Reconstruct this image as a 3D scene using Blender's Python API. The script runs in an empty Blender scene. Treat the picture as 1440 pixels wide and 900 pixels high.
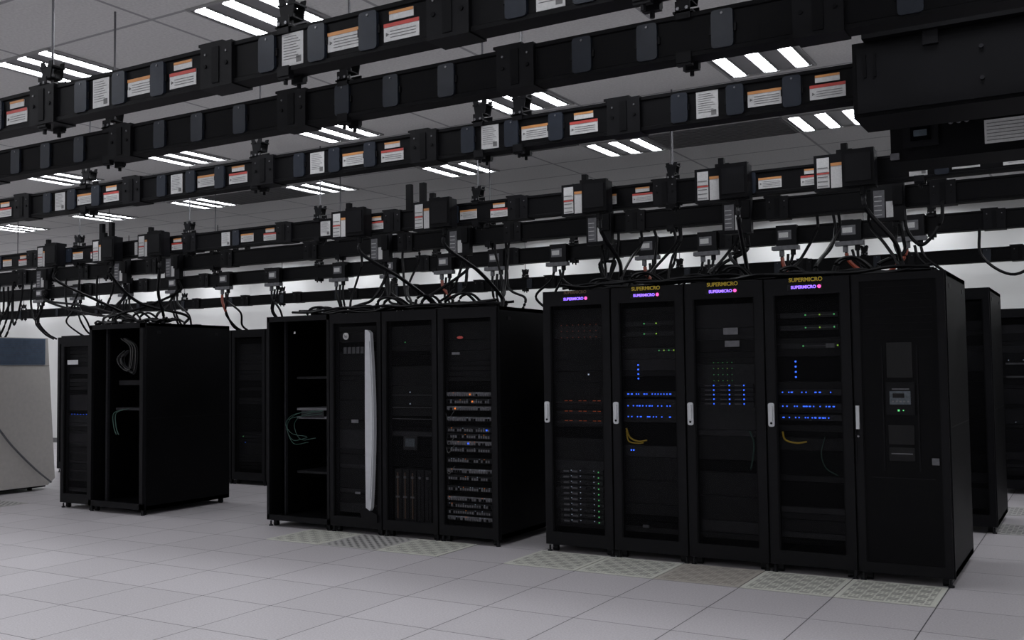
import bpy, math, random
from mathutils import Matrix, Vector
random.seed(7)
scene=bpy.context.scene
try:
    scene.view_settings.view_transform='Standard'
except Exception: pass

# ------------------------------------------------------------------ materials
def nmat(name,col,rough=.5,metal=0.,spec=.5,noise=0.,nscale=20.):
    m=bpy.data.materials.new(name);m.use_nodes=True
    nt=m.node_tree;b=nt.nodes['Principled BSDF']
    b.inputs['Roughness'].default_value=rough;b.inputs['Metallic'].default_value=metal
    b.inputs['Specular IOR Level'].default_value=spec
    tc=nt.nodes.new('ShaderNodeTexCoord');n=nt.nodes.new('ShaderNodeTexNoise');n.inputs['Scale'].default_value=nscale
    nt.links.new(tc.outputs['Object'],n.inputs['Vector'])
    r=nt.nodes.new('ShaderNodeValToRGB')
    k=noise
    r.color_ramp.elements[0].position=.3;r.color_ramp.elements[1].position=.7
    r.color_ramp.elements[0].color=tuple(c*(1-k) for c in col)+(1,)
    r.color_ramp.elements[1].color=tuple(min(1,c*(1+k)) for c in col)+(1,)
    nt.links.new(n.outputs['Fac'],r.inputs['Fac']);nt.links.new(r.outputs['Color'],b.inputs['Base Color'])
    return m
def emat(name,col,s,sample=False):
    m=bpy.data.materials.new(name);m.use_nodes=True;nt=m.node_tree;b=nt.nodes['Principled BSDF']
    b.inputs['Base Color'].default_value=tuple(c*.3 for c in col)+(1,)
    b.inputs['Emission Color'].default_value=tuple(col)+(1,);b.inputs['Emission Strength'].default_value=s
    if not sample:
        try: m.cycles.emission_sampling='NONE'
        except Exception: pass
    return m
M={}
M['black']=nmat('rack_black_paint',(.0030,.0030,.0036),.5,spec=.08,noise=.15,nscale=6)
M['frame']=nmat('rack_frame_black',(.0060,.0060,.0072),.45,spec=.12,noise=.1)
M['dark']=nmat('rack_interior',(.0015,.0015,.002),.7,spec=.05,noise=.2)
M['gear']=nmat('server_bezel',(.0065,.0065,.008),.5,spec=.15,noise=.3,nscale=40)
M['gear2']=nmat('server_bezel_grey',(.016,.016,.019),.45,spec=.2,noise=.3,nscale=40)
M['gear3']=nmat('switch_grey',(.11,.11,.12),.5,spec=.3,noise=.2,nscale=30)
M['port']=nmat('patch_port_grey',(.20,.20,.22),.5,spec=.3,noise=.3,nscale=60)
M['bus']=nmat('busway_black',(.0030,.0030,.0038),.5,spec=.09,noise=.15,nscale=5)
M['bus2']=nmat('busway_joint',(.0048,.0048,.0060),.48,spec=.12,noise=.15,nscale=5)
M['plug']=nmat('plug_cover',(.014,.018,.027),.38,spec=.25,noise=.1)
M['white']=nmat('label_white',(.50,.50,.50),.6,noise=.08,nscale=90)
M['text']=nmat('label_print',(.13,.13,.13),.6,noise=.1)
M['grille']=nmat('return_grille',(.16,.16,.165),.6,noise=.1)
M['red']=nmat('label_red',(.42,.05,.04),.5,noise=.1)
M['orange']=nmat('label_orange',(.50,.22,.07),.5,noise=.1)
M['silver']=nmat('silver',(.50,.51,.54),.38,metal=.1,noise=.05)
M['handle']=nmat('handle_white',(.55,.56,.58),.4,noise=.03)
M['steel']=nmat('threaded_rod_steel',(.16,.16,.17),.4,metal=.6,noise=.2,nscale=200)
M['beige']=nmat('beige_cabinet',(.46,.44,.42),.55,spec=.2,noise=.04)
M['bluegrey']=nmat('blue_vent',(.10,.15,.23),.5,spec=.2,noise=.1)
M['cable']=nmat('cable_black',(.0040,.0040,.0050),.45,spec=.15,noise=.1)
M['cabred']=nmat('cable_red',(.22,.035,.015),.45,noise=.1)
M['cabyel']=nmat('cable_yellow',(.40,.26,.01),.5,noise=.1)
M['cabgrn']=nmat('cable_green',(.012,.05,.038),.5,noise=.1)
M['cabblu']=nmat('cable_blue',(.01,.07,.25),.5,noise=.1)
M['cabwht']=nmat('cable_grey',(.05,.05,.05),.5,noise=.1)
M['screen']=nmat('display_glass',(.07,.085,.10),.2,noise=.2,nscale=60)
M['glass']=nmat('black_glass',(.002,.002,.003),.15,spec=.25,noise=.1)
M['copper']=nmat('module_lever',(.12,.07,.04),.4,noise=.1)
M['gold']=nmat('gold_letter',(.62,.44,.03),.5,noise=.05)
M['alum']=nmat('fixture_frame',(.35,.35,.35),.5,noise=.03)
M['refl']=nmat('fixture_reflector',(.28,.28,.29),.4,noise=.03)
M['lamp']=emat('fluorescent_lamp',(.94,.96,1.),32,True)
M['Lb']=emat('led_blue',(.03,.12,1.),2.8)
M['Lg']=emat('led_green',(.15,.8,.25),.8)
M['Lr']=emat('led_red',(.9,.16,.04),.18)
M['Lo']=emat('led_orange',(1.,.25,.04),1.3)
M['Ly']=emat('led_lime',(.5,1.,.1),.7)
M['Lw']=emat('led_white',(.6,.7,.9),.6)
M['Lp']=emat('lit_letters',(.26,.13,1.),2.2)
M['Lm']=emat('lit_magenta',(1.,.1,.45),1.4)
m=bpy.data.materials.new('perforated_door_mesh');m.use_nodes=True;nt=m.node_tree;b=nt.nodes['Principled BSDF']
b.inputs['Base Color'].default_value=(.004,.004,.005,1);b.inputs['Roughness'].default_value=.6;b.inputs['Specular IOR Level'].default_value=.1
b.inputs['Alpha'].default_value=.36
M['mesh']=m

def grid_nodes(nt,px,py,ox,oy,w):
    tc=nt.nodes.new('ShaderNodeTexCoord');sep=nt.nodes.new('ShaderNodeSeparateXYZ');nt.links.new(tc.outputs['Object'],sep.inputs[0])
    outs=[]
    def mth(op,a,b=None,c=None):
        n=nt.nodes.new('ShaderNodeMath');n.operation=op
        for i,v in enumerate((a,b,c)):
            if v is None: continue
            if isinstance(v,(int,float)): n.inputs[i].default_value=v
            else: nt.links.new(v,n.inputs[i])
        return n.outputs[0]
    for ax,p,o in (('X',px,ox),('Y',py,oy)):
        s=mth('SUBTRACT',sep.outputs[ax],o+p/2)
        d=mth('PINGPONG',s,p/2)
        outs.append(mth('GREATER_THAN',d,p/2-w))
    return mth,sep,mth('MAXIMUM',outs[0],outs[1]),tc
GX,GY,T=-.92,7.18,.61
m=bpy.data.materials.new('raised_floor_laminate');m.use_nodes=True;nt=m.node_tree;b=nt.nodes['Principled BSDF']
mth,sep,g,tc=grid_nodes(nt,T,T,GX,GY,.0035)
n=nt.nodes.new('ShaderNodeTexNoise');n.inputs['Scale'].default_value=90;n.inputs['Detail'].default_value=4;nt.links.new(tc.outputs['Object'],n.inputs['Vector'])
r=nt.nodes.new('ShaderNodeValToRGB');r.color_ramp.elements[0].position=.35;r.color_ramp.elements[1].position=.65
r.color_ramp.elements[0].color=(.45,.425,.445,1);r.color_ramp.elements[1].color=(.55,.525,.545,1);nt.links.new(n.outputs['Fac'],r.inputs['Fac'])
wn=nt.nodes.new('ShaderNodeTexWhiteNoise');wn.noise_dimensions='2D'
cx=mth('FLOOR',mth('DIVIDE',mth('SUBTRACT',sep.outputs['X'],GX),T));cyy=mth('FLOOR',mth('DIVIDE',mth('SUBTRACT',sep.outputs['Y'],GY),T))
cb=nt.nodes.new('ShaderNodeCombineXYZ');nt.links.new(cx,cb.inputs[0]);nt.links.new(cyy,cb.inputs[1]);nt.links.new(cb.outputs[0],wn.inputs['Vector'])
var=mth('MULTIPLY_ADD',wn.outputs['Value'],.08,.95)
vm=nt.nodes.new('ShaderNodeVectorMath');vm.operation='SCALE';nt.links.new(r.outputs['Color'],vm.inputs[0]);nt.links.new(var,vm.inputs['Scale'])
mx=nt.nodes.new('ShaderNodeMix');mx.data_type='RGBA';nt.links.new(g,mx.inputs['Factor']);nt.links.new(vm.outputs[0],mx.inputs[6]);mx.inputs[7].default_value=(.07,.07,.075,1)
nt.links.new(mx.outputs[2],b.inputs['Base Color']);b.inputs['Roughness'].default_value=.42;b.inputs['Specular IOR Level'].default_value=.35
M['floor']=m
m=bpy.data.materials.new('acoustic_ceiling_tile');m.use_nodes=True;nt=m.node_tree;b=nt.nodes['Principled BSDF']
mth,sep,g,tc=grid_nodes(nt,1.22,.61,-11.04+.305,8.42-.305,.012)
n=nt.nodes.new('ShaderNodeTexNoise');n.inputs['Scale'].default_value=60;n.inputs['Detail'].default_value=5;nt.links.new(tc.outputs['Object'],n.inputs['Vector'])
r=nt.nodes.new('ShaderNodeValToRGB');r.color_ramp.elements[0].position=.3;r.color_ramp.elements[1].position=.7
r.color_ramp.elements[0].color=(.64,.64,.63,1);r.color_ramp.elements[1].color=(.76,.76,.75,1);nt.links.new(n.outputs['Fac'],r.inputs['Fac'])
mx=nt.nodes.new('ShaderNodeMix');mx.data_type='RGBA';nt.links.new(g,mx.inputs['Factor']);nt.links.new(r.outputs['Color'],mx.inputs[6]);mx.inputs[7].default_value=(.36,.36,.37,1)
nt.links.new(mx.outputs[2],b.inputs['Base Color']);b.inputs['Roughness'].default_value=.85
M['ceil']=m
M['wall']=nmat('painted_wall',(.78,.78,.77),.7,noise=.03,nscale=2)
def perfmat(name,base,hole,kind):
    m=bpy.data.materials.new(name);m.use_nodes=True;nt=m.node_tree;b=nt.nodes['Principled BSDF']
    tc=nt.nodes.new('ShaderNodeTexCoord');sep=nt.nodes.new('ShaderNodeSeparateXYZ');nt.links.new(tc.outputs['Object'],sep.inputs[0])
    def mth(op,a,bb=None):
        n=nt.nodes.new('ShaderNodeMath');n.operation=op
        for i,v in enumerate((a,bb)):
            if v is None: continue
            if isinstance(v,(int,float)): n.inputs[i].default_value=v
            else: nt.links.new(v,n.inputs[i])
        return n.outputs[0]
    X,Y=sep.outputs['X'],sep.outputs['Y'];c=.076 if kind=='slot' else .04
    fx=mth('FLOOR',mth('DIVIDE',X,c));fy=mth('FLOOR',mth('DIVIDE',Y,c))
    par=mth('ABSOLUTE',mth('MODULO',mth('ADD',fx,fy),2.))
    par=mth('GREATER_THAN',par,.5)
    ux=mth('PINGPONG',X,c/2);uy=mth('PINGPONG',Y,c/2)
    inner=mth('MULTIPLY',mth('GREATER_THAN',ux,.004),mth('GREATER_THAN',uy,.004))
    if kind=='slot':
        sx=mth('GREATER_THAN',mth('PINGPONG',X,c/6),c/12);sy=mth('GREATER_THAN',mth('PINGPONG',Y,c/6),c/12)
        a=mth('MULTIPLY',par,sy);bb=mth('MULTIPLY',mth('SUBTRACT',1.,par),mth('MULTIPLY',sx,.35))
        h=mth('MULTIPLY',mth('MAXIMUM',a,bb),inner)
    else:
        h=mth('MULTIPLY',par,inner)
    edge=mth('MULTIPLY',mth('LESS_THAN',mth('ABSOLUTE',X),.268),mth('LESS_THAN',mth('ABSOLUTE',Y),.268))
    h=mth('MULTIPLY',h,edge)
    mx=nt.nodes.new('ShaderNodeMix');mx.data_type='RGBA';nt.links.new(h,mx.inputs['Factor']);mx.inputs[6].default_value=base+(1,);mx.inputs[7].default_value=hole+(1,)
    nt.links.new(mx.outputs[2],b.inputs['Base Color']);b.inputs['Roughness'].default_value=.5
    return m
M['perf']=perfmat('perforated_tile_cream',(.62,.62,.56),(.07,.07,.065),'slot')
M['perfb']=perfmat('perforated_tile_tan',(.44,.41,.37),(.18,.16,.14),'slot')
M['perfg']=perfmat('perforated_tile_grate',(.46,.45,.44),(.05,.05,.05),'grate')

# ------------------------------------------------------------------ mesh builder
class MB:
    def __init__(s): s.v=[];s.f=[];s.mi=[];s.mats=[]
    def _m(s,k):
        if k not in s.mats: s.mats.append(k)
        return s.mats.index(k)
    def box(s,x0,x1,y0,y1,z0,z1,k):
        i=len(s.v);s.v+=[(x0,y0,z0),(x1,y0,z0),(x1,y1,z0),(x0,y1,z0),(x0,y0,z1),(x1,y0,z1),(x1,y1,z1),(x0,y1,z1)]
        a=s._m(k)
        for q in ((0,3,2,1),(4,5,6,7),(0,1,5,4),(1,2,6,5),(2,3,7,6),(3,0,4,7)): s.f.append(tuple(i+j for j in q));s.mi.append(a)
    def quad(s,p,k):
        i=len(s.v);s.v+=p;s.f.append((i,i+1,i+2,i+3));s.mi.append(s._m(k))
    def prism(s,pts,y0,y1,k,axis='y'):
        n=len(pts);i=len(s.v);a=s._m(k)
        for yy in (y0,y1):
            for p in pts:
                s.v.append((p[0],yy,p[1]) if axis=='y' else ((yy,p[0],p[1]) if axis=='x' else (p[0],p[1],yy)))
        s.f.append(tuple(i+j for j in range(n)));s.mi.append(a)
        s.f.append(tuple(i+n+j for j in reversed(range(n))));s.mi.append(a)
        for j in range(n):
            s.f.append((i+j,i+(j+1)%n,i+n+(j+1)%n,i+n+j));s.mi.append(a)
    def rrect(s,cx,cz,w,h,r,y0,y1,k):
        pts=[]
        for sx,sz,a0 in ((1,1,0),(-1,1,90),(-1,-1,180),(1,-1,270)):
            for t in range(4):
                a=math.radians(a0+t*30);pts.append((cx+sx*(w/2-r)+r*math.cos(a),cz+sz*(h/2-r)+r*math.sin(a)))
        s.prism(pts,y0,y1,k)
    def cyl(s,c,r,l,axis,k,n=10):
        pts=[(r*math.cos(2*math.pi*j/n),r*math.sin(2*math.pi*j/n)) for j in range(n)]
        if axis=='z': s.prism([(c[0]+p[0],c[1]+p[1]) for p in pts],c[2]-l/2,c[2]+l/2,k,'z')
        elif axis=='y': s.prism([(c[0]+p[0],c[2]+p[1]) for p in pts],c[1]-l/2,c[1]+l/2,k,'y')
        else: s.prism([(c[1]+p[0],c[2]+p[1]) for p in pts],c[0]-l/2,c[0]+l/2,k,'x')
    def tube(s,pts,r,k,n=6):
        P=[Vector(p) for p in pts];i0=len(s.v);a=s._m(k)
        for j,p in enumerate(P):
            t=(P[min(j+1,len(P)-1)]-P[max(j-1,0)]).normalized()
            u=t.cross(Vector((0,0,1)) if abs(t.z)<.9 else Vector((1,0,0))).normalized();w=t.cross(u)
            for q in range(n):
                an=2*math.pi*q/n;s.v.append(tuple(p+r*(math.cos(an)*u+math.sin(an)*w)))
        for j in range(len(P)-1):
            for q in range(n):
                s.f.append((i0+j*n+q,i0+j*n+(q+1)%n,i0+(j+1)*n+(q+1)%n,i0+(j+1)*n+q));s.mi.append(a)
    def mesh(s,name,fix=True):
        me=bpy.data.meshes.new(name);me.from_pydata(s.v,[],s.f)
        for k in s.mats: me.materials.append(M[k])
        me.polygons.foreach_set('material_index',s.mi)
        if fix:
            import bmesh
            bm=bmesh.new();bm.from_mesh(me);bmesh.ops.recalc_face_normals(bm,faces=bm.faces);bm.to_mesh(me);bm.free()
        me.update();return me
    def obj(s,name,loc=(0,0,0),me=None):
        o=bpy.data.objects.new(name,me or s.mesh(name));o.location=loc;scene.collection.objects.link(o);return o
def inst(name,me,loc,rot=None):
    o=bpy.data.objects.new(name,me);o.location=loc;scene.collection.objects.link(o);return o
def smooth(pts,n=8):
    P=[Vector(p) for p in pts];P=[P[0]*2-P[1]]+P+[P[-1]*2-P[-2]];out=[]
    for i in range(1,len(P)-2):
        for t in range(n):
            u=t/n;a,b,c,d=P[i-1:i+3]
            out.append(.5*((2*b)+(c-a)*u+(2*a-5*b+4*c-d)*u*u+(-a+3*b-3*c+d)*u**3))
    out.append(P[-2]);return out
def text(body,loc,size,mat,parent,name,sx=1.):
    cu=bpy.data.curves.new(name,'FONT');cu.body=body;cu.size=size;cu.align_x='CENTER';cu.align_y='CENTER';cu.extrude=.001;cu.offset=.0008
    cu.materials.append(M[mat]);o=bpy.data.objects.new(name,cu);scene.collection.objects.link(o)
    o.rotation_euler=(math.pi/2,0,0);o.location=loc;o.scale=(sx,1,1);o.parent=parent;return o

# ------------------------------------------------------------------ room
XL,XR,YN,YF,ZC=-24.,3.2,-4.,13.8,3.5
def shell(name,a,k):
    b=MB();b.box(*a,k);return b.obj(name)
shell('floor',(XL,XR,YN,YF,-.1,0),'floor')
shell('ceiling',(XL,XR,YN,YF,ZC,ZC+.1),'ceil')
shell('wall_back',(XL-.1,XR+.1,YF,YF+.1,-.1,ZC+.1),'wall')
shell('wall_left',(XL-.1,XL,YN,YF,-.1,ZC+.1),'wall')
shell('wall_right',(XR,XR+.1,YN,YF,-.1,ZC+.1),'wall')
shell('wall_front',(XL-.1,XR+.1,YN-.1,YN,-.1,ZC+.1),'wall')
b=MB();b.box(XL,XR,YF-.015,YF,0,.1,'text');b.obj('baseboard_back')

fx=MB()
fx.box(-.30,.30,-.30,-.28,-.012,-.0005,'alum');fx.box(-.30,.30,.28,.30,-.012,-.0005,'alum')
fx.box(-.30,-.285,-.28,.28,-.012,-.0005,'alum');fx.box(.285,.30,-.28,.28,-.012,-.0005,'alum')
fx.box(-.285,.285,-.28,.28,-.003,-.0005,'refl')
for x in (-.215,0,.215):
    w=.036;z=-.006
    fx.quad([(x-w,-.27,z),(x-w,.27,z),(x+w,.27,z),(x+w,-.27,z)],'lamp')
    for s in (-1,1): fx.box(x+s*(w+.012)-.004,x+s*(w+.012)+.004,-.27,.27,-.014,-.003,'alum')
    for j in range(1,7): fx.box(x-w,x+w,-.27+j*.077-.0015,-.27+j*.077+.0015,-.012,-.0065,'refl')
fme=fx.mesh('fixture',fix=False)
for Y in (-2.9,-.55,1.8,4.13,6.5,8.42,10.85,13.2):
    for k in range(-6,9):
        X=-11.04+1.83*k+(.0 if Y!=4.13 else -.32)
        if XL+.4<X<XR-.4: inst('ceiling_light',fme,(X,Y,ZC))
gm=MB();gm.box(-.60,.60,-.30,.30,-.008,-.0005,'grille')
for i in range(12): gm.box(-.58,.58,-.28+i*.05,-.272+i*.05,-.014,-.008,'text')
gme=gm.mesh('grille')
for X,Y in ((-2.8,8.42),(-4.63,7.8),(-8.3,8.42)): inst('ceiling_return_grille',gme,(X,Y,ZC))

def ptile(ix,iy,k):
    b=MB();b.box(-.3,.3,-.3,.3,0,.004,k);b.obj('perforated_floor_tile',(GX-T*ix-T/2,GY-T*iy-T/2,0))
for i in range(5): ptile(i,0,'perfb' if i==2 else 'perf')
ptile(6,0,'perf');ptile(7,0,'perfg');ptile(8,0,'perf');ptile(16,0,'perfg')
ptile(-1,-5,'perfg');ptile(-1,-7,'perfg')

# ------------------------------------------------------------------ racks
def feet(b,W,D):
    for x in (.06,W-.06):
        for y in (.07,D-.07):
            b.cyl((x,y,.02),.022,.04,'x','frame');b.box(x-.02,x+.02,y-.02,y+.02,.035,.06,'frame')
    for x in (.025,W-.025): b.cyl((x,.03,.025),.008,.05,'z','gear2');b.cyl((x,.03,.006),.02,.012,'z','gear2')
def shellrack(b,W,D,H,open_=False):
    feet(b,W,D);z0=.055
    b.box(0,.02,.03,D,z0,H,'black')
    b.box(W-.02,W,.03,D,z0,H,'black')
    b.box(.0,W,.03,D,H-.03,H+.001,'black');b.box(.0,W,.03,D,z0,z0+.04,'black')
    if not open_: b.box(.02,W-.02,D-.02,D-.001,z0+.04,H-.03,'dark')
    b.box(W,W+.003,.05,D-.03,z0+.06,H-.05,'black')
    b.box(W+.003,W+.005,.06,D-.04,H*.5-.003,H*.5+.003,'frame')
    b.box(W-.003,W+.004,.028,.045,z0,H,'frame')
    for y in (.2,D-.2): b.box(W+.003,W+.006,y-.03,y+.03,H-.11,H-.08,'frame')
    b.box(.08,W-.08,D*.3,D*.3+.08,H,H+.012,'dark');b.box(.08,W-.08,D*.65,D*.65+.08,H,H+.012,'dark')
def door(b,W,H,sl=.05,tr=.10,br=.10,mesh=True,handle=True,hz=1.12):
    z0=.06;x0,x1=.004,W-.004
    b.box(x0,x0+sl,0,.028,z0,H,'frame');b.box(x1-sl,x1,0,.028,z0,H,'frame')
    b.box(x0+sl,x1-sl,0,.028,H-tr,H,'frame');b.box(x0+sl,x1-sl,0,.028,z0,z0+br,'frame')
    b.box(x0+sl,x0+sl+.01,.004,.02,z0+br,H-tr,'black');b.box(x1-sl-.01,x1-sl,.004,.02,z0+br,H-tr,'black')
    if mesh:
        y=.014;b.quad([(x0+sl,y,z0+br),(x1-sl,y,z0+br),(x1-sl,y,H-tr),(x0+sl,y,H-tr)],'mesh')
    if handle:
        b.rrect(.034,hz,.044,.17,.014,-.012,0,'handle');b.rrect(.034,hz+.01,.022,.11,.008,-.024,-.012,'handle');b.cyl((.034,-.014,hz-.06),.008,.006,'y','dark')
def gear(b,W,H,units,yf=.06):
    b.box(.03,.07,yf-.005,yf+.03,.12,H-.06,'gear');b.box(W-.07,W-.03,yf-.005,yf+.03,.12,H-.06,'gear')
    for z0,z1,k in units:
        b.box(.055,W-.055,yf,yf+.5,z0+.002,z1-.002,k)
def fillunits(z0,z1,seed,keys=('gear','gear','dark','gear2')):
    rr=random.Random(seed);u=[];z=z0
    while z<z1-.04:
        h=.0445*rr.choice((1,1,2,2,4));h=min(h,z1-z);u.append((z,z+h,rr.choice(keys)));z+=h
    return u
def led(b,x,z,k,s=.006,yf=.06): b.box(x-s/2,x+s/2,yf-.004,yf,z-s/2,z+s/2,k)

Y1=7.177;P=.61;X0=-3.929;H1=2.095;W=.604;D=1.12
racks=[]
def base(i):
    b=MB();shellrack(b,W,D,H1);return b
# rack 1
b=base(0);door(b,W,H1,sl=.065,tr=.12);gear(b,W,H1,fillunits(.2,1.95,1))
for j in range(3):
    for i in range(7):
        led(b,.14+i*.052,1.82-j*.05,'Lr',.005)
        b.box(.12+i*.052,.16+i*.052,.055,.06,1.80-j*.05,1.815-j*.05,'gear2')
for z in (1.21,1.127,1.05):
    b.box(.09,W-.09,.056,.06,z-.022,z-.006,'gear2')
    for i in range(9):
        b.box(.12+i*.042,.146+i*.042,.055,.06,z-.0026,z+.0026,'Lr' if i%3 else 'gear2')
for j in range(10):
    z=.25+j*.044;b.box(.12,.5,.045,.06,z-.016,z+.016,'gear2')
    for i in range(4): b.box(.15+i*.075,.20+i*.075,.040,.045,z-.008,z+.006,'gear3' if i<2 else 'gear2')
    for x in (.22,.30,.42): led(b,x,z+.008,'Lw',.006,.044)
    led(b,.46,z,'Lg',.008,.044)
led(b,.38,1.42,'Lw',.012)
racks.append(b.obj('server_rack',(X0,Y1,0)))
# rack 2
def bluerows(b,x0,x1,zs,seed):
    rr=random.Random(seed)
    for z in zs:
        b.box(.075,W-.075,.05,.06,z-.02,z+.02,'gear2')
        x=x0
        while x<x1:
            if rr.random()<.82: b.box(x,x+rr.choice((.007,.007,.014)),.045,.05,z-.004,z+.004,'Lb')
            x+=rr.choice((.018,.024,.03,.045))
def greenrow(b,x0,x1,z,n):
    b.box(.1,W-.1,.05,.06,z-.018,z+.018,'gear2')
    b.box(x0,x1,.046,.05,z-.002,z+.001,'gear3')
    for i in range(n): led(b,x0+(x1-x0)*i/max(1,n-1),z,'Ly' if i%2 else 'Lg',.009,.05)
b=base(1);door(b,W,H1,sl=.065,tr=.12);gear(b,W,H1,fillunits(.2,1.95,2))
greenrow(b,.26,.36,1.81,2);greenrow(b,.26,.36,1.73,2);greenrow(b,.38,.50,1.60,4)
for i in range(4): led(b,.20,1.49-i*.035,'Lb',.011)
bluerows(b,.11,.50,(1.265,1.174,1.09),5);led(b,.13,.83,'Lb',.01);led(b,.15,.83,'Lb',.01)
b.tube(smooth([(.10,.035,1.0),(.13,.035,.93),(.2,.035,.90),(.27,.04,.91)]),.007,'cabyel')
b.tube(smooth([(.10,.035,.98),(.12,.035,.9),(.2,.035,.885),(.24,.04,.89)]),.005,'cabyel')
b.box(.22,.27,.045,.055,.24,.26,'gear3')
racks.append(b.obj('server_rack',(X0+P,Y1,0)))
# rack 3
b=base(2);door(b,W,H1,sl=.065,tr=.12);gear(b,W,H1,fillunits(.2,1.95,3))
b.box(.30,.41,-.002,.004,1.705,1.755,'gear3');b.box(.31,.42,-.002,.004,1.615,1.66,'gear3')
for j in range(4):
    for i in range(5): led(b,.2+i*.035,1.5-j*.045,'Ly' if (i*j)%2 else 'Lg',.0035)
for j in range(5):
    z=1.33-j*.034;b.box(.1,.5,.05,.06,z-.012,z+.012,'gear2')
    for x in (.2,.32,.43): led(b,x,z,'Lb',.009,.05);b.box(x-.07,x-.02,.047,.05,z-.004,z+.002,'gear3')
b.box(.09,.5,.048,.06,1.17,1.20,'gear2')
b.tube(smooth([(.47,.035,1.0),(.5,.035,.9),(.48,.035,.75),(.47,.035,.72)]),.006,'cabgrn')
racks.append(b.obj('server_rack',(X0+2*P,Y1,0)))
# rack 4
b=base(3);door(b,W,H1,sl=.065,tr=.12);gear(b,W,H1,fillunits(.2,1.95,4))
greenrow(b,.28,.48,1.83,3);greenrow(b,.28,.48,1.74,3);greenrow(b,.26,.50,1.61,2)
b.box(.42,.48,.044,.05,1.595,1.625,'gear3')
for i in range(4): led(b,.20,1.50-i*.037,'Lb',.011)
bluerows(b,.10,.48,(1.28,1.18,1.10),6)
b.tube(smooth([(.10,.035,1.0),(.12,.035,.94),(.2,.035,.92),(.27,.04,.93)]),.007,'cabyel')
b.tube(smooth([(.40,.035,.97),(.37,.035,.85),(.40,.035,.75),(.48,.035,.70)]),.004,'cabgrn')
racks.append(b.obj('server_rack',(X0+3*P,Y1,0)))
# cooling cabinet
b=base(4);door(b,W,H1,sl=.05,tr=.05,br=.07,mesh=False,handle=False)
b.box(.012,.034,-.02,0,1.03,1.19,'handle');b.cyl((.023,-.004,.98),.008,.008,'y','steel')
b.box(.008,.012,-.01,0,.8,1.22,'frame')
b.box(.054,W-.054,.008,.026,.13,H1-.05,'black')
for i in range(8): b.box(.09,W-.09,.004,.008,2.0-i*.05,2.003-i*.05,'frame')
for x in (.19,W-.19): b.box(x-.004,x+.004,.002,.008,.75,1.6,'frame')
for z0,z1 in ((1.38,1.62),(.93,1.06),(.82,.91)): b.box(.22,W-.22,.004,.01,z0,z1,'glass')
b.box(.21,W-.21,.000,.01,1.13,1.35,'frame');b.box(.235,W-.235,-.006,0,1.2,1.29,'screen')
b.box(.255,W-.275,-.009,-.006,1.245,1.275,'glass')
for i in range(5): b.box(.25+i*.024,.262+i*.024,-.009,-.006,1.215,1.225,'gear3')
b.box(.25,.36,-.002,0,1.30,1.308,'gear3')
led(b,.29,1.16,'Lg',.012,0);led(b,.32,1.16,'Lg',.007,0)
b.box(.235,.37,.002,.006,.865,.872,'gear3')
b.box(.49,.535,-.003,.002,.80,.845,'gear3')
b.box(.10,W-.10,.004,.008,.70,.706,'frame')
racks.append(b.obj('cooling_cabinet',(X0+4*P,Y1,0)))
for i in range(4):
    r=racks[i]
    text('SUPERMICRO',(.30,-.003,H1-.016),.040 if i else .034,'gold' if i else 'copper',r,'nameplate_letters')
    text('SUPERMICRO',(.285,-.003,H1-.068),.030,'Lp',r,'lit_sign_letters')
    q=MB();q.cyl((.395,-.002,H1-.067),.013,.004,'y','Lm',12);o=q.obj('lit_sign_dot');o.parent=r
    q=MB();q.box(.17,.42,.0,-.0015,H1-.088,H1-.048,'glass');o=q.obj('lit_sign_plate');o.parent=r

# middle group
YM=7.15;HM=2.0
b=MB();Wm=.78;shellrack(b,Wm,1.1,HM,open_=True)
b.box(0,.03,0,.03,.06,HM,'frame');b.box(Wm-.03,Wm,0,.03,.06,HM,'frame');b.box(0,Wm,0,.03,HM-.05,HM,'frame');b.box(0,Wm,0,.03,.06,.11,'frame')
for x in (.10,Wm-.11):
    for y in (.12,.85): b.box(x,x+.03,y,y+.03,.1,HM-.03,'gear2')
b.box(.10,.115,.12,1.08,.1,HM-.03,'dark')
for z,k in ((1.10,'gear3'),(1.02,'gear3'),(1.4,'gear'),(.5,'gear')): b.box(.24,Wm-.14,.16,.7,z,z+.022,k)
b.box(.30,Wm-.2,.155,.16,1.03,1.10,'gear2')
b.box(.02,Wm-.02,1.06,1.08,.1,HM-.03,'dark')
b.box(.35,.37,-.002,0,HM-.17,HM-.15,'white')
rr=random.Random(3)
for i in range(4):
    x=rr.uniform(.14,.26);z=1.09+rr.uniform(-.02,.03);e=rr.uniform(.4,.62);dz=rr.uniform(.1,.45)
    b.tube(smooth([(e,.13,z),(x+.1,.1,z-.04),(x,.1,z-dz*.5),(x+.08,.1,z-dz),(x+.25,.12,z-dz+rr.uniform(-.05,.05))]),.003,'cabgrn',5)
b.obj('open_frame_rack',(-6.955,YM,0))
W=.600
def baseM():
    b=MB();shellrack(b,W,1.1,HM);return b
b=baseM();door(b,W,HM,sl=.04,tr=.09,br=.09,handle=False);gear(b,W,HM,fillunits(.18,1.88,11))
b.cyl((.2,-.002,1.79),.032,.006,'y','white',20)
for i in range(6): b.box(.13+i*.05,.165+i*.05,.048,.058,1.63,1.69,'gear3')
b.box(.26,.34,-.003,.004,1.0,1.03,'gear3');b.box(.30,.36,-.003,.004,.36,.38,'gear3')
led(b,.43,.59,'Lb',.012)
L=[];Rr=[];n=20
for j in range(n+1):
    t=j/n;z=.25+t*1.56
    bow=math.sin(math.pi*t)
    L.append((.455-.004*bow,z+(.03 if j==n else 0)));Rr.append((.515+.035*bow,z))
prof=L+[( .485,1.835)]+Rr[::-1]+[(.50,.225)]
b.prism(prof,-.045,-.004,'silver')
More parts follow.
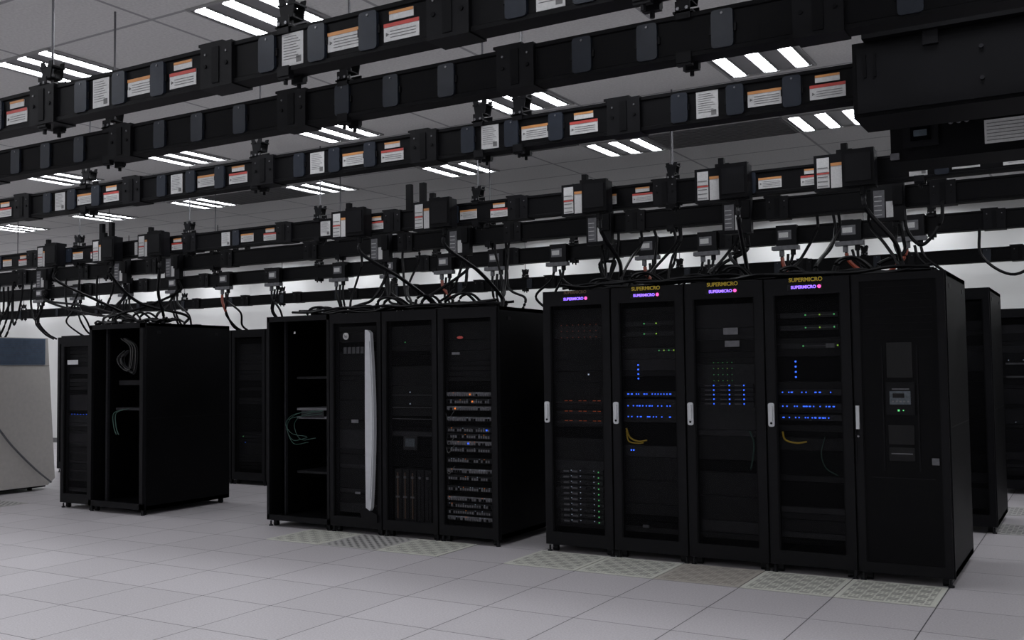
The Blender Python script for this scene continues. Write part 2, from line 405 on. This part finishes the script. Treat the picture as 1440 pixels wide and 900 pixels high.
b.prism([(p[0]+.012,p[1]) for p in L[1:-1]]+[(p[0]-.012,p[1]) for p in Rr[1:-1]][::-1],-.052,-.045,'silver')
b.prism([(.36,.22),(.44,.24),(.56,.19),(.56,.12),(.40,.12)],-.02,-.001,'frame')
oM2=b.obj('server_rack',(-6.17,YM,0));text('hp',(.2,-.007,1.79),.04,'text',oM2,'badge_letters')
b=baseM();door(b,W,HM,sl=.045,tr=.09,br=.09,handle=False);gear(b,W,HM,fillunits(.62,1.88,12))
led(b,.27,1.277,'Lw',.01);led(b,.27,1.175,'Lw',.01);led(b,.22,1.72,'Lg',.007)
for z in (1.29,1.18,1.08): b.box(.08,.52,.045,.055,z-.04,z-.036,'gear3')
b.box(.21,.36,.035,.05,.77,.89,'gear2');b.box(.235,.335,.03,.035,.80,.87,'screen')
for i in range(5):
    x=.12+i*.08;b.box(x,x+.07,.03,.4,.14,.60,'gear');b.box(x+.028,x+.036,.024,.03,.17,.57,'copper' if i<3 else 'gear2');b.box(x+.02,x+.045,.022,.03,.52,.54,'gear3')
    if i<3: b.box(x+.012,x+.052,.022,.03,.35,.365,'gear3')
b.obj('server_rack',(-5.563,YM,0))
b=baseM();door(b,W,HM,sl=.05,tr=.09,br=.09,handle=False);gear(b,W,HM,fillunits(1.28,1.88,13))
b.prism([(.235+.03*math.cos(a*.3),1.745+.012*math.sin(a*.3)) for a in range(21)],-.003,.004,'red')
b.box(.15,.23,-.001,.004,1.60,1.62,'gear3')
rr=random.Random(9);z=.19;row=0
while z<1.25:
    row+=1
    b.box(.07,W-.07,.03,.3,z,z+.04,'gear2')
    if row%3==1 or 1.05<z<1.14: b.box(.075,W-.075,.026,.03,z+.010,z+.038,'port')
    for i in range(18):
        x=.09+i*.0235;b.box(x,x+.015,.020,.026,z+.006,z+.026,'port' if rr.random()<.75 else 'dark')
        if rr.random()<.25: led(b,x+.007,z+.033,rr.choice(('Lo','Lw','Lw')),.004,.026)
    if rr.random()<.6 and z>.6: led(b,rr.uniform(.15,.5),z+.02,rr.choice(('Lo','Lo','Lb')),.013,.020)
    z+=rr.choice((.055,.06,.085,.09))
for i in range(4):
    zz=rr.uniform(.3,1.2);b.tube(smooth([(.065,.022,zz),(.10,.012,zz-.05),(.16,.014,zz+.02)]),.003,'cabwht',4)
b.obj('network_rack',(-4.955,YM,0))
# left group
W=.52
b=MB();shellrack(b,W,1.1,1.90);door(b,W,1.90,sl=.05,tr=.12,handle=False);gear(b,W,1.9,fillunits(.18,1.78,21))
b.box(.12,.30,-.003,0,1.58,1.63,'handle')
for i in range(8): b.box(.1,.42,.05,.06,.3+i*.1,.32+i*.1,'gear2')
for i in range(6): led(b,.12+i*.05,1.03,'Lb',.006)
b.obj('server_rack',(-10.02,7.1,0))
b=MB();Wl=.86;shellrack(b,Wl,1.2,HM,open_=True)
b.box(0,.04,0,.03,.06,HM,'frame');b.box(Wl-.05,Wl,0,.03,.06,HM,'frame');b.box(0,Wl,0,.03,HM-.05,HM,'frame');b.box(0,Wl,0,.03,.06,.12,'frame')
for x in (.12,Wl-.16): b.box(x,x+.03,.12,.15,.1,HM-.03,'gear2')
b.box(.02,Wl-.02,1.15,1.18,.1,HM-.03,'dark')
b.box(.25,.7,.15,.7,1.08,1.105,'gear2');b.box(.3,.7,.15,.7,1.35,1.4,'gear')
rr=random.Random(5)
for i in range(9):
    cx=.46+rr.uniform(-.05,.05);r0=.07+rr.uniform(0,.08)
    b.tube(smooth([(cx-.05,.12,1.85),(cx+r0,.11+.002*i,1.75),(cx+r0*.8,.11,1.62-r0),(cx-r0*.4,.11,1.55),(cx-r0,.12,1.64),(cx,.13,1.72)]),.006,'cabwht' if i%3==0 else 'cable',5)
for i in range(5):
    x=.3+rr.uniform(-.03,.03);b.tube(smooth([(.5,.12,1.1),(x,.1,1.05),(x,.1,.9),(x+.04,.1,.82)]),.003,'cabgrn',5)
b.obj('open_frame_rack',(-9.465,7.05,0))

def plain(seed,Hh,Wd=.6):
    b=MB();shellrack(b,Wd,1.1,Hh);door(b,Wd,Hh,handle=False);gear(b,Wd,Hh,fillunits(.2,1.85,seed,('gear','dark')))
    rr=random.Random(seed)
    for i in range(2): led(b,rr.uniform(.15,.45),rr.uniform(.5,1.6),rr.choice(('Lb','Lg')),.007)
    return b.mesh('plain_rack')
pl=[plain(31,2.03),plain(32,2.03),plain(33,2.13)]
for k in range(21):
    X=-.83-.6-k*.61;inst('server_rack',pl[2] if k<3 else pl[k%2],(X,9.6,0))
b=MB();Hh=2.08;shellrack(b,.6,.95,Hh);door(b,.6,Hh,handle=False);gear(b,.6,Hh,fillunits(.2,1.9,40,('gear','gear2')))
for x,z in ((.15,1.5),(.3,1.5),(.4,1.1),(.2,.8)): led(b,x,z,'Lw',.008)
for z in (1.45,1.3): b.box(.12,.48,.05,.06,z,z+.02,'gear3')
fm=b.mesh('far_rack')
for k in range(4): inst('server_rack',fm,(-1.07+k*.61,12.6,0))

# tape library at the far left
b=MB()
pts=[(6.2,.06),(8.12,.06),(8.22,.14),(8.10,1.94),(6.2,1.94)]
b.prism(pts,-13.0,-11.7,'beige','x')
b.box(-11.7,-11.692,6.25,8.06,1.60,1.93,'bluegrey')
for i in range(22): b.box(-11.692,-11.688,6.27,8.05,1.61+i*.0145,1.613+i*.0145,'gear3')
b.box(-11.7,-11.694,6.2,8.12,1.585,1.592,'text')
for y in (6.4,8.0):
    for x in (-12.8,-11.9): b.cyl((x,y,.03),.03,.06,'z','frame')
b.box(-12.95,-11.72,6.22,8.1,.04,.07,'frame')
b.tube(smooth([(-11.68,6.9,1.2),(-11.67,7.3,.95),(-11.67,7.6,.6),(-11.67,7.9,.3),(-11.6,8.1,.1)]),.012,'gear3')
b.obj('tape_library_cabinet')

# ------------------------------------------------------------------ busways
ZB,ZT=2.655,2.825
def label(b,x,z,y,kind):
    if kind=='sheet':
        b.box(x-.055,x+.055,y-.003,y,z-.065,z+.065,'white')
        for i in range(9): b.box(x-.045,x+.02+.02*((i*7)%3)/2,y-.0045,y-.003,z+.05-i*.011,z+.052-i*.011,'text')
        b.box(x+.02,x+.045,y-.0045,y-.003,z-.055,z-.03,'text')
    elif kind=='orange':
        b.box(x-.08,x+.08,y-.003,y,z-.045,z+.03,'white');b.box(x-.08,x+.08,y-.0045,y-.003,z+.016,z+.03,'orange')
        for i in range(4): b.box(x-.05,x+.07,y-.0045,y-.003,z-.032+i*.011,z-.030+i*.011,'text')
        b.cyl((x-.065,y-.004,z-.01),.008,.003,'y','text',3)
    else:
        b.box(x-.08,x+.08,y-.003,y,z-.055,z+.012,'white');b.box(x-.08,x+.08,y-.0045,y-.003,z-.002,z+.012,'red')
        b.box(x-.055,x+.055,y-.003,y,z+.022,z+.056,'white');b.box(x-.055,x+.055,y-.0045,y-.003,z+.045,z+.056,'orange')
        for i in range(3): b.box(x-.05,x+.065,y-.0045,y-.003,z-.042+i*.011,z-.040+i*.011,'text')
        b.cyl((x-.065,y-.004,z-.028),.008,.003,'y','text',3)
def hanger(b,x,Y,dd):
    for s in (-1,1):
        b.box(x-.03,x+.03,Y+s*(dd+.004)-.003,Y+s*(dd+.004)+.003,ZT-.02,ZT+.05,'bus2')
        b.box(x-.03,x+.03,Y+s*(dd+.004)-.003,Y+s*(dd+.004)+.003,ZB-.02,ZB+.02,'bus2')
        b.prism([(x-.03,ZT+.05),(x+.03,ZT+.05),(x+.045,ZT+.13),(x+.02,ZT+.13),(x,ZT+.10),(x-.02,ZT+.13),(x-.045,ZT+.13)],Y+s*.03-.003,Y+s*.03+.003,'bus2')
        b.cyl((x-.018,Y+s*(dd+.006),ZT+.02),.007,.012,'y','steel',6);b.cyl((x+.018,Y+s*(dd+.006),ZT+.02),.007,.012,'y','steel',6)
        b.box(x-.03,x+.03,Y+s*(dd-.01)-.012,Y+s*(dd-.01)+.012,ZB-.03,ZB,'bus2');b.cyl((x,Y+s*(dd-.01),ZB-.035),.009,.03,'z','bus2',6)
    b.box(x-.04,x+.04,Y-dd-.007,Y+dd+.007,ZT+.004,ZT+.012,'bus2')
    b.box(x-.045,x-.012,Y-.035,Y+.035,ZT+.10,ZT+.108,'bus2');b.box(x+.012,x+.045,Y-.035,Y+.035,ZT+.10,ZT+.108,'bus2')
    b.box(x-.03,x+.03,Y-.03,Y+.03,ZT+.05,ZT+.056,'bus2')
    b.cyl((x,Y,(ZT+ZC)/2),.006,ZC-ZT-.002,'z','steel',8);b.cyl((x,Y,ZT+.07),.012,.014,'z','steel',6)
def busway(Y,xa,xb,per,ph,labels=True,panels=(-.14,.14,.41),hang=(),joints=(.75,),posts=()):
    b=MB();dd=.048
    pr=[(-dd,ZB),(dd,ZB),(dd,ZB+.016),(dd-.008,ZB+.02),(dd-.008,ZT-.02),(dd,ZT-.016),(dd,ZT),(-dd,ZT),(-dd,ZT-.016),(-dd+.008,ZT-.02),(-dd+.008,ZB+.02),(-dd,ZB+.016)]
    b.prism([(Y+p[0],p[1]) for p in pr],xa,xb,'bus','x')
    yf=Y-dd+.008;zc=(ZB+ZT)/2
    k=math.floor((xa-ph)/per)
    while ph+k*per<xb:
        x=ph+k*per
        def ok(q): return xa+.1<q<xb-.1
        for o in panels:
            q=x+o*per/1.235
            if ok(q): b.rrect(q,zc,.085,.145,.014,yf-.014,yf,'plug');b.cyl((q,yf-.015,zc+.058),.005,.004,'y','steel',6);b.box(q-.052,q-.043,yf-.008,yf,zc-.015,zc+.015,'bus2');b.box(q+.043,q+.052,yf-.008,yf,zc-.015,zc+.015,'bus2')
        if labels:
            s=per/1.235
            if ok(x): label(b,x,zc,yf,'sheet')
            if ok(x+.28*s): label(b,x+.28*s,zc-.002,yf,'orange')
            if ok(x+.57*s): label(b,x+.57*s,zc,yf,'red')
        for o in joints:
            q=x+o*per/1.235
            if ok(q):
                b.box(q-.09,q+.09,Y-dd-.012,Y+dd+.012,ZB-.006,ZT+.006,'bus2')
                b.box(q-.11,q+.03,Y-dd-.004,Y+dd+.004,ZT+.006,ZT+.018,'bus2')
                for t in (-.06,.06):
                    b.cyl((q+t,Y-dd-.013,zc),.009,.008,'y','bus',6)
                    b.cyl((q+t,Y-dd-.013,zc+.05),.005,.006,'y','steel',6)
                b.box(q-.02,q+.02,Y-dd-.016,Y-dd-.012,ZB+.01,ZT-.01,'bus')
        k+=1
    for x in hang: hanger(b,x,Y,dd)
    for x in posts: b.box(x-.025,x+.025,Y-.02,Y+.02,ZT,ZT+.22,'bus')
    return b.obj('overhead_busway')
def rng(a,st,n): return [a+st*i for i in range(n)]
busway(2.96,-14,XR-.2,1.15,-2.70,hang=rng(-11.86,1.52,9),joints=(.80,))
busway(3.65,-15,XR-.2,1.25,-2.74,labels=False,panels=(-.28,0,.30),hang=rng(-11.42,1.68,8),joints=(.65,))
busway(4.66,-18,-.92,1.235,-5.31,hang=rng(-12.99,1.68,7)+[-2.66],joints=(.80,))
busway(6.85,-22,XR-.2,1.235,-4.68,hang=rng(-19.45,1.68,13),panels=(.14,),posts=(-5.02,-4.88,-9.0,-8.85))
busway(8.05,-22,XR-.2,1.235,-4.2,hang=rng(-19.6,1.83,12),labels=False,panels=(),posts=(-8.3,-8.12))
busway(9.80,-22,XR-.2,1.235,-4.0,hang=rng(-19.6,1.83,12),labels=False,panels=())
busway(13.0,-22,XR-.2,1.235,-4.0,hang=rng(-19.6,2.44,9),labels=False,panels=(.4,))

# ------------------------------------------------------------------ tap-off boxes
def tapmesh(v):
    b=MB()
    if v==0:
        b.box(-.19,.20,-.13,-.06,-.13,.11,'bus2');b.box(.0,.20,-.17,-.13,-.12,.12,'bus');b.box(.02,.18,-.175,-.17,-.09,.09,'bus2')
        b.box(-.17,-.09,-.133,-.13,-.11,.09,'white');b.box(-.08,-.01,-.133,-.13,-.115,.05,'white')
        for i in range(5): b.box(-.165,-.10,-.135,-.133,-.10+i*.03,-.095+i*.03,'text')
        b.box(-.08,-.01,-.135,-.133,.03,.05,'orange');b.box(-.17,-.09,-.135,-.133,-.02,-.008,'red')
        b.box(-.01,.03,-.15,-.11,.11,.17,'bus');b.cyl((.12,-.12,-.15),.022,.05,'z','bus2')
        b.box(-.05,.05,-.10,.06,.11,.14,'bus2')
    elif v==1:
        b.box(-.11,.13,-.12,-.06,-.20,.10,'bus2');b.box(-.09,-.01,-.123,-.12,-.17,.04,'gear3');b.box(0,.05,-.123,-.12,-.17,-.05,'white')
        for i in range(5): b.box(-.085,-.03,-.125,-.123,-.15+i*.035,-.145+i*.035,'white')
        b.cyl((0.06,-.09,-.22),.022,.05,'z','bus2');b.box(.05,.12,-.14,-.12,-.08,.06,'bus')
    else:
        b.box(-.10,.10,-.12,-.055,-.13,.08,'bus2');b.box(-.08,.05,-.123,-.12,-.06,.03,'gear3');b.box(-.07,.02,-.125,-.123,-.04,.01,'white')
        b.box(-.14,.12,-.14,-.07,-.16,-.12,'gear3');b.cyl((-.05,-.10,-.19),.025,.06,'z','gear3');b.cyl((.06,-.10,-.18),.025,.06,'z','bus2')
    return b.mesh('tap_box')
tm=[tapmesh(i) for i in range(3)]
ZM=2.75
B4=[-9.72,-8.80,-8.10,-5.58,-4.70,-3.31,-2.25,-1.42]
B5=[-11.6,-10.1,-9.2,-6.2,-5.25,-3.78,-2.54,-1.37]
B6=[-14.2,-13.3,-12.2,-11.2,-10.2,-9.3,-8.2,-7.4,-6.6,-5.9,-5.1,-4.04,-3.4,-2.6,-2.0,-1.45]
for X in B4: inst('busway_tap_box',tm[0],(X,6.85,ZM))
for X in B5: inst('busway_tap_box',tm[1],(X,8.05,ZM))
for X in B6: inst('power_outlet_box',tm[2],(X,9.80,ZM))

# ------------------------------------------------------------------ cables
rr=random.Random(17)
def drop(x,y,z,xt,yt,zt,k,r=.011):
    b=MB();s=rr.uniform(-.08,.08)
    mid=((x+xt)/2+s,(y+yt)/2+rr.uniform(-.08,.05),zt+rr.uniform(.15,.3))
    pts=[(x,y,z),(x+s*.3,y,z-.12),mid,(xt-s*.5,yt,zt+.10),(xt,yt,zt-.0)]
    b.tube(smooth(pts,7),r,k,6);b.obj('power_cable')
def loop(x,y,z,w,d,k='cable',r=.014):
    b=MB();b.tube(smooth([(x,y,z),(x+.02,y-.02,z-d*.6),(x+w*.5,y-.04,z-d),(x+w,y-.02,z-d*.5),(x+w+.02,y,z+.02)],8),r,k,6);b.obj('power_cable')
tops=[(-3.9,-.9,2.108,7.3,8.2),(-6.9,-4.4,2.013,7.3,8.1),(-10.,-8.7,2.013,7.2,8.1)]
def near(x):
    best=min(tops,key=lambda t:0 if t[0]<=x<=t[1] else min(abs(x-t[0]),abs(x-t[1])))
    xt=min(max(x+rr.uniform(-.28,.28),best[0]+.1),best[1]-.1);return xt,rr.uniform(best[3]+.1,best[4]-.1),best[2]
for X in B4:
    xt,yt,zt=near(X);drop(X+.12,6.73,ZM-.16,xt,yt,zt,'cable',.016)
for X in B5:
    for j in range(2):
        xt,yt,zt=near(X);drop(X+.06+.03*j,7.96,ZM-.22,xt,yt,zt,'cable',.015)
RED={-2.6,-2.0,-1.45,-4.04,-6.6,-10.2}
for X in B6:
    k='cabred' if X in RED else 'cable'
    for j in range(3):
        x0=X+(-.05,.06,.01)[j];z=ZM-.2
        b=MB();s=rr.uniform(-.26,.26)
        zt=2.03 if X<-2.7 else 2.13
        pts=[(x0,9.70,z),(x0+s*.2,9.69,z-.12),(x0+s,9.72,z-.28),(x0+s*.6,9.85,zt+.08),(x0+s*.5,10.0,zt)]
        b.tube(smooth(pts,7),.014,'cable',6)
        if k!='cable' and j==0: b.tube(smooth(pts,7)[2:14],.019,k,6)
        b.obj('power_cable')
for i in range(14):
    x=rr.uniform(-3.8,-1.2);drop(x,8.0,ZB,*near(x),'cable',.012)
for i in range(9):
    x=rr.uniform(-6.6,-4.5);drop(x,8.0,ZB,*near(x),'cable',.012)
for x,w,d in ((-12.9,.25,.5),(-12.6,.3,.42),(-12.3,.2,.55),(-11.9,.3,.5),(-11.2,.25,.4),(-10.6,.3,.45)):
    loop(x,8.0,ZB+.02,w,d)
loop(-.9,9.7,ZB,.55,.42);loop(-1.25,7.98,ZB,.25,.3)
for i in range(5): loop(-12.7+.1*i,8.0,ZB-.02,-.3,.5+.05*i,'cabblu' if i==0 else 'cable')
# cables heaped on the cabinet roofs
for x0,x1,zt,y,n in ((-3.85,-1.0,2.120,7.35,9),(-6.8,-4.5,2.024,7.35,7),(-9.9,-8.7,2.024,7.4,6)):
    b=MB()
    for i in range(n):
        yy=y+.05*i;b.tube(smooth([(x0+j*(x1-x0)/12,yy+rr.uniform(-.05,.05),zt+rr.uniform(.0,.05)) for j in range(13)],4),.012,'cable',5)
    m_=int((x1-x0)/.42)
    for i in range(m_):
        cx=x0+.25+i*.42+rr.uniform(-.08,.08);h=rr.uniform(.05,.11);w_=rr.uniform(.08,.14)
        for q in range(2): b.tube(smooth([(cx-w_,y+.1+q*.1,zt),(cx-w_*.7,y+.12+q*.1,zt+h),(cx+.02,y+.15+q*.1,zt+h*1.2),(cx+w_*.8,y+.2+q*.1,zt+h*.6),(cx+w_,y+.25+q*.1,zt)],5),.013,'cable',6)
    b.obj('roof_cable_bundle')

# ------------------------------------------------------------------ overhead feed enclosure on the right
b=MB()
b.box(-.89,1.6,4.45,4.76,2.535,2.86,'bus');b.box(-.87,1.58,4.437,4.45,2.55,2.83,'bus2')
b.box(-.84,1.6,4.40,4.76,2.86,3.10,'bus')
for x in (-.38,.2,.8):
    for z in (2.63,2.76): b.cyl((x,4.432,z),.009,.012,'y','gear2',8)
for x in (-.84,-.80): b.box(x,x+.01,4.43,4.437,2.70,2.80,'bus')
b.box(-.60,-.54,4.42,4.44,2.80,2.87,'bus2')
for x in (-.6,1.2):
    for y in (4.5,4.7): b.cyl((x,y,3.3),.008,.398,'z','steel',8)
b.obj('busway_feed_enclosure')
b=MB()
b.box(-.86,1.6,5.15,5.45,2.46,2.86,'bus');b.box(-.80,-.64,5.135,5.15,2.52,2.65,'bus2');b.box(-.765,-.675,5.128,5.135,2.55,2.615,'glass');b.box(-.75,-.69,5.126,5.128,2.57,2.60,'screen')
for i in range(3): b.cyl((-.585+i*.035,5.14,2.625),.012,.02,'y','gear3',10)
b.box(-.44,-.20,5.14,5.15,2.50,2.61,'white')
for i in range(6): b.box(-.43,-.21,5.138,5.14,2.512+i*.016,2.515+i*.016,'text')
b.box(-.86,-.82,5.13,5.15,2.47,2.50,'gear3')
for x in (-.7,1.2): b.cyl((x,5.3,3.18),.008,.638,'z','steel',8)
b.obj('power_monitor_enclosure')

# ------------------------------------------------------------------ world + camera
w=bpy.data.worlds.new('world');scene.world=w;w.use_nodes=True;w.node_tree.nodes['Background'].inputs[0].default_value=(.5,.55,.6,1);w.node_tree.nodes['Background'].inputs[1].default_value=.05
f,yaw,pitch,roll,H=1410.3,math.radians(30.45),math.radians(2.771),math.radians(-.715),1.475
F=Vector((-math.sin(yaw)*math.cos(pitch),math.cos(yaw)*math.cos(pitch),math.sin(pitch)));R=Vector((math.cos(yaw),math.sin(yaw),0));U=R.cross(F)
R2=math.cos(roll)*R+math.sin(roll)*U;U2=-math.sin(roll)*R+math.cos(roll)*U
cam=bpy.data.cameras.new('camera');co=bpy.data.objects.new('camera',cam);scene.collection.objects.link(co)
cam.sensor_width=36;cam.lens=36*f/1440;cam.clip_start=.05
mt=Matrix(((R2.x,U2.x,-F.x,0),(R2.y,U2.y,-F.y,0),(R2.z,U2.z,-F.z,H),(0,0,0,1)));co.matrix_world=mt
scene.camera=co
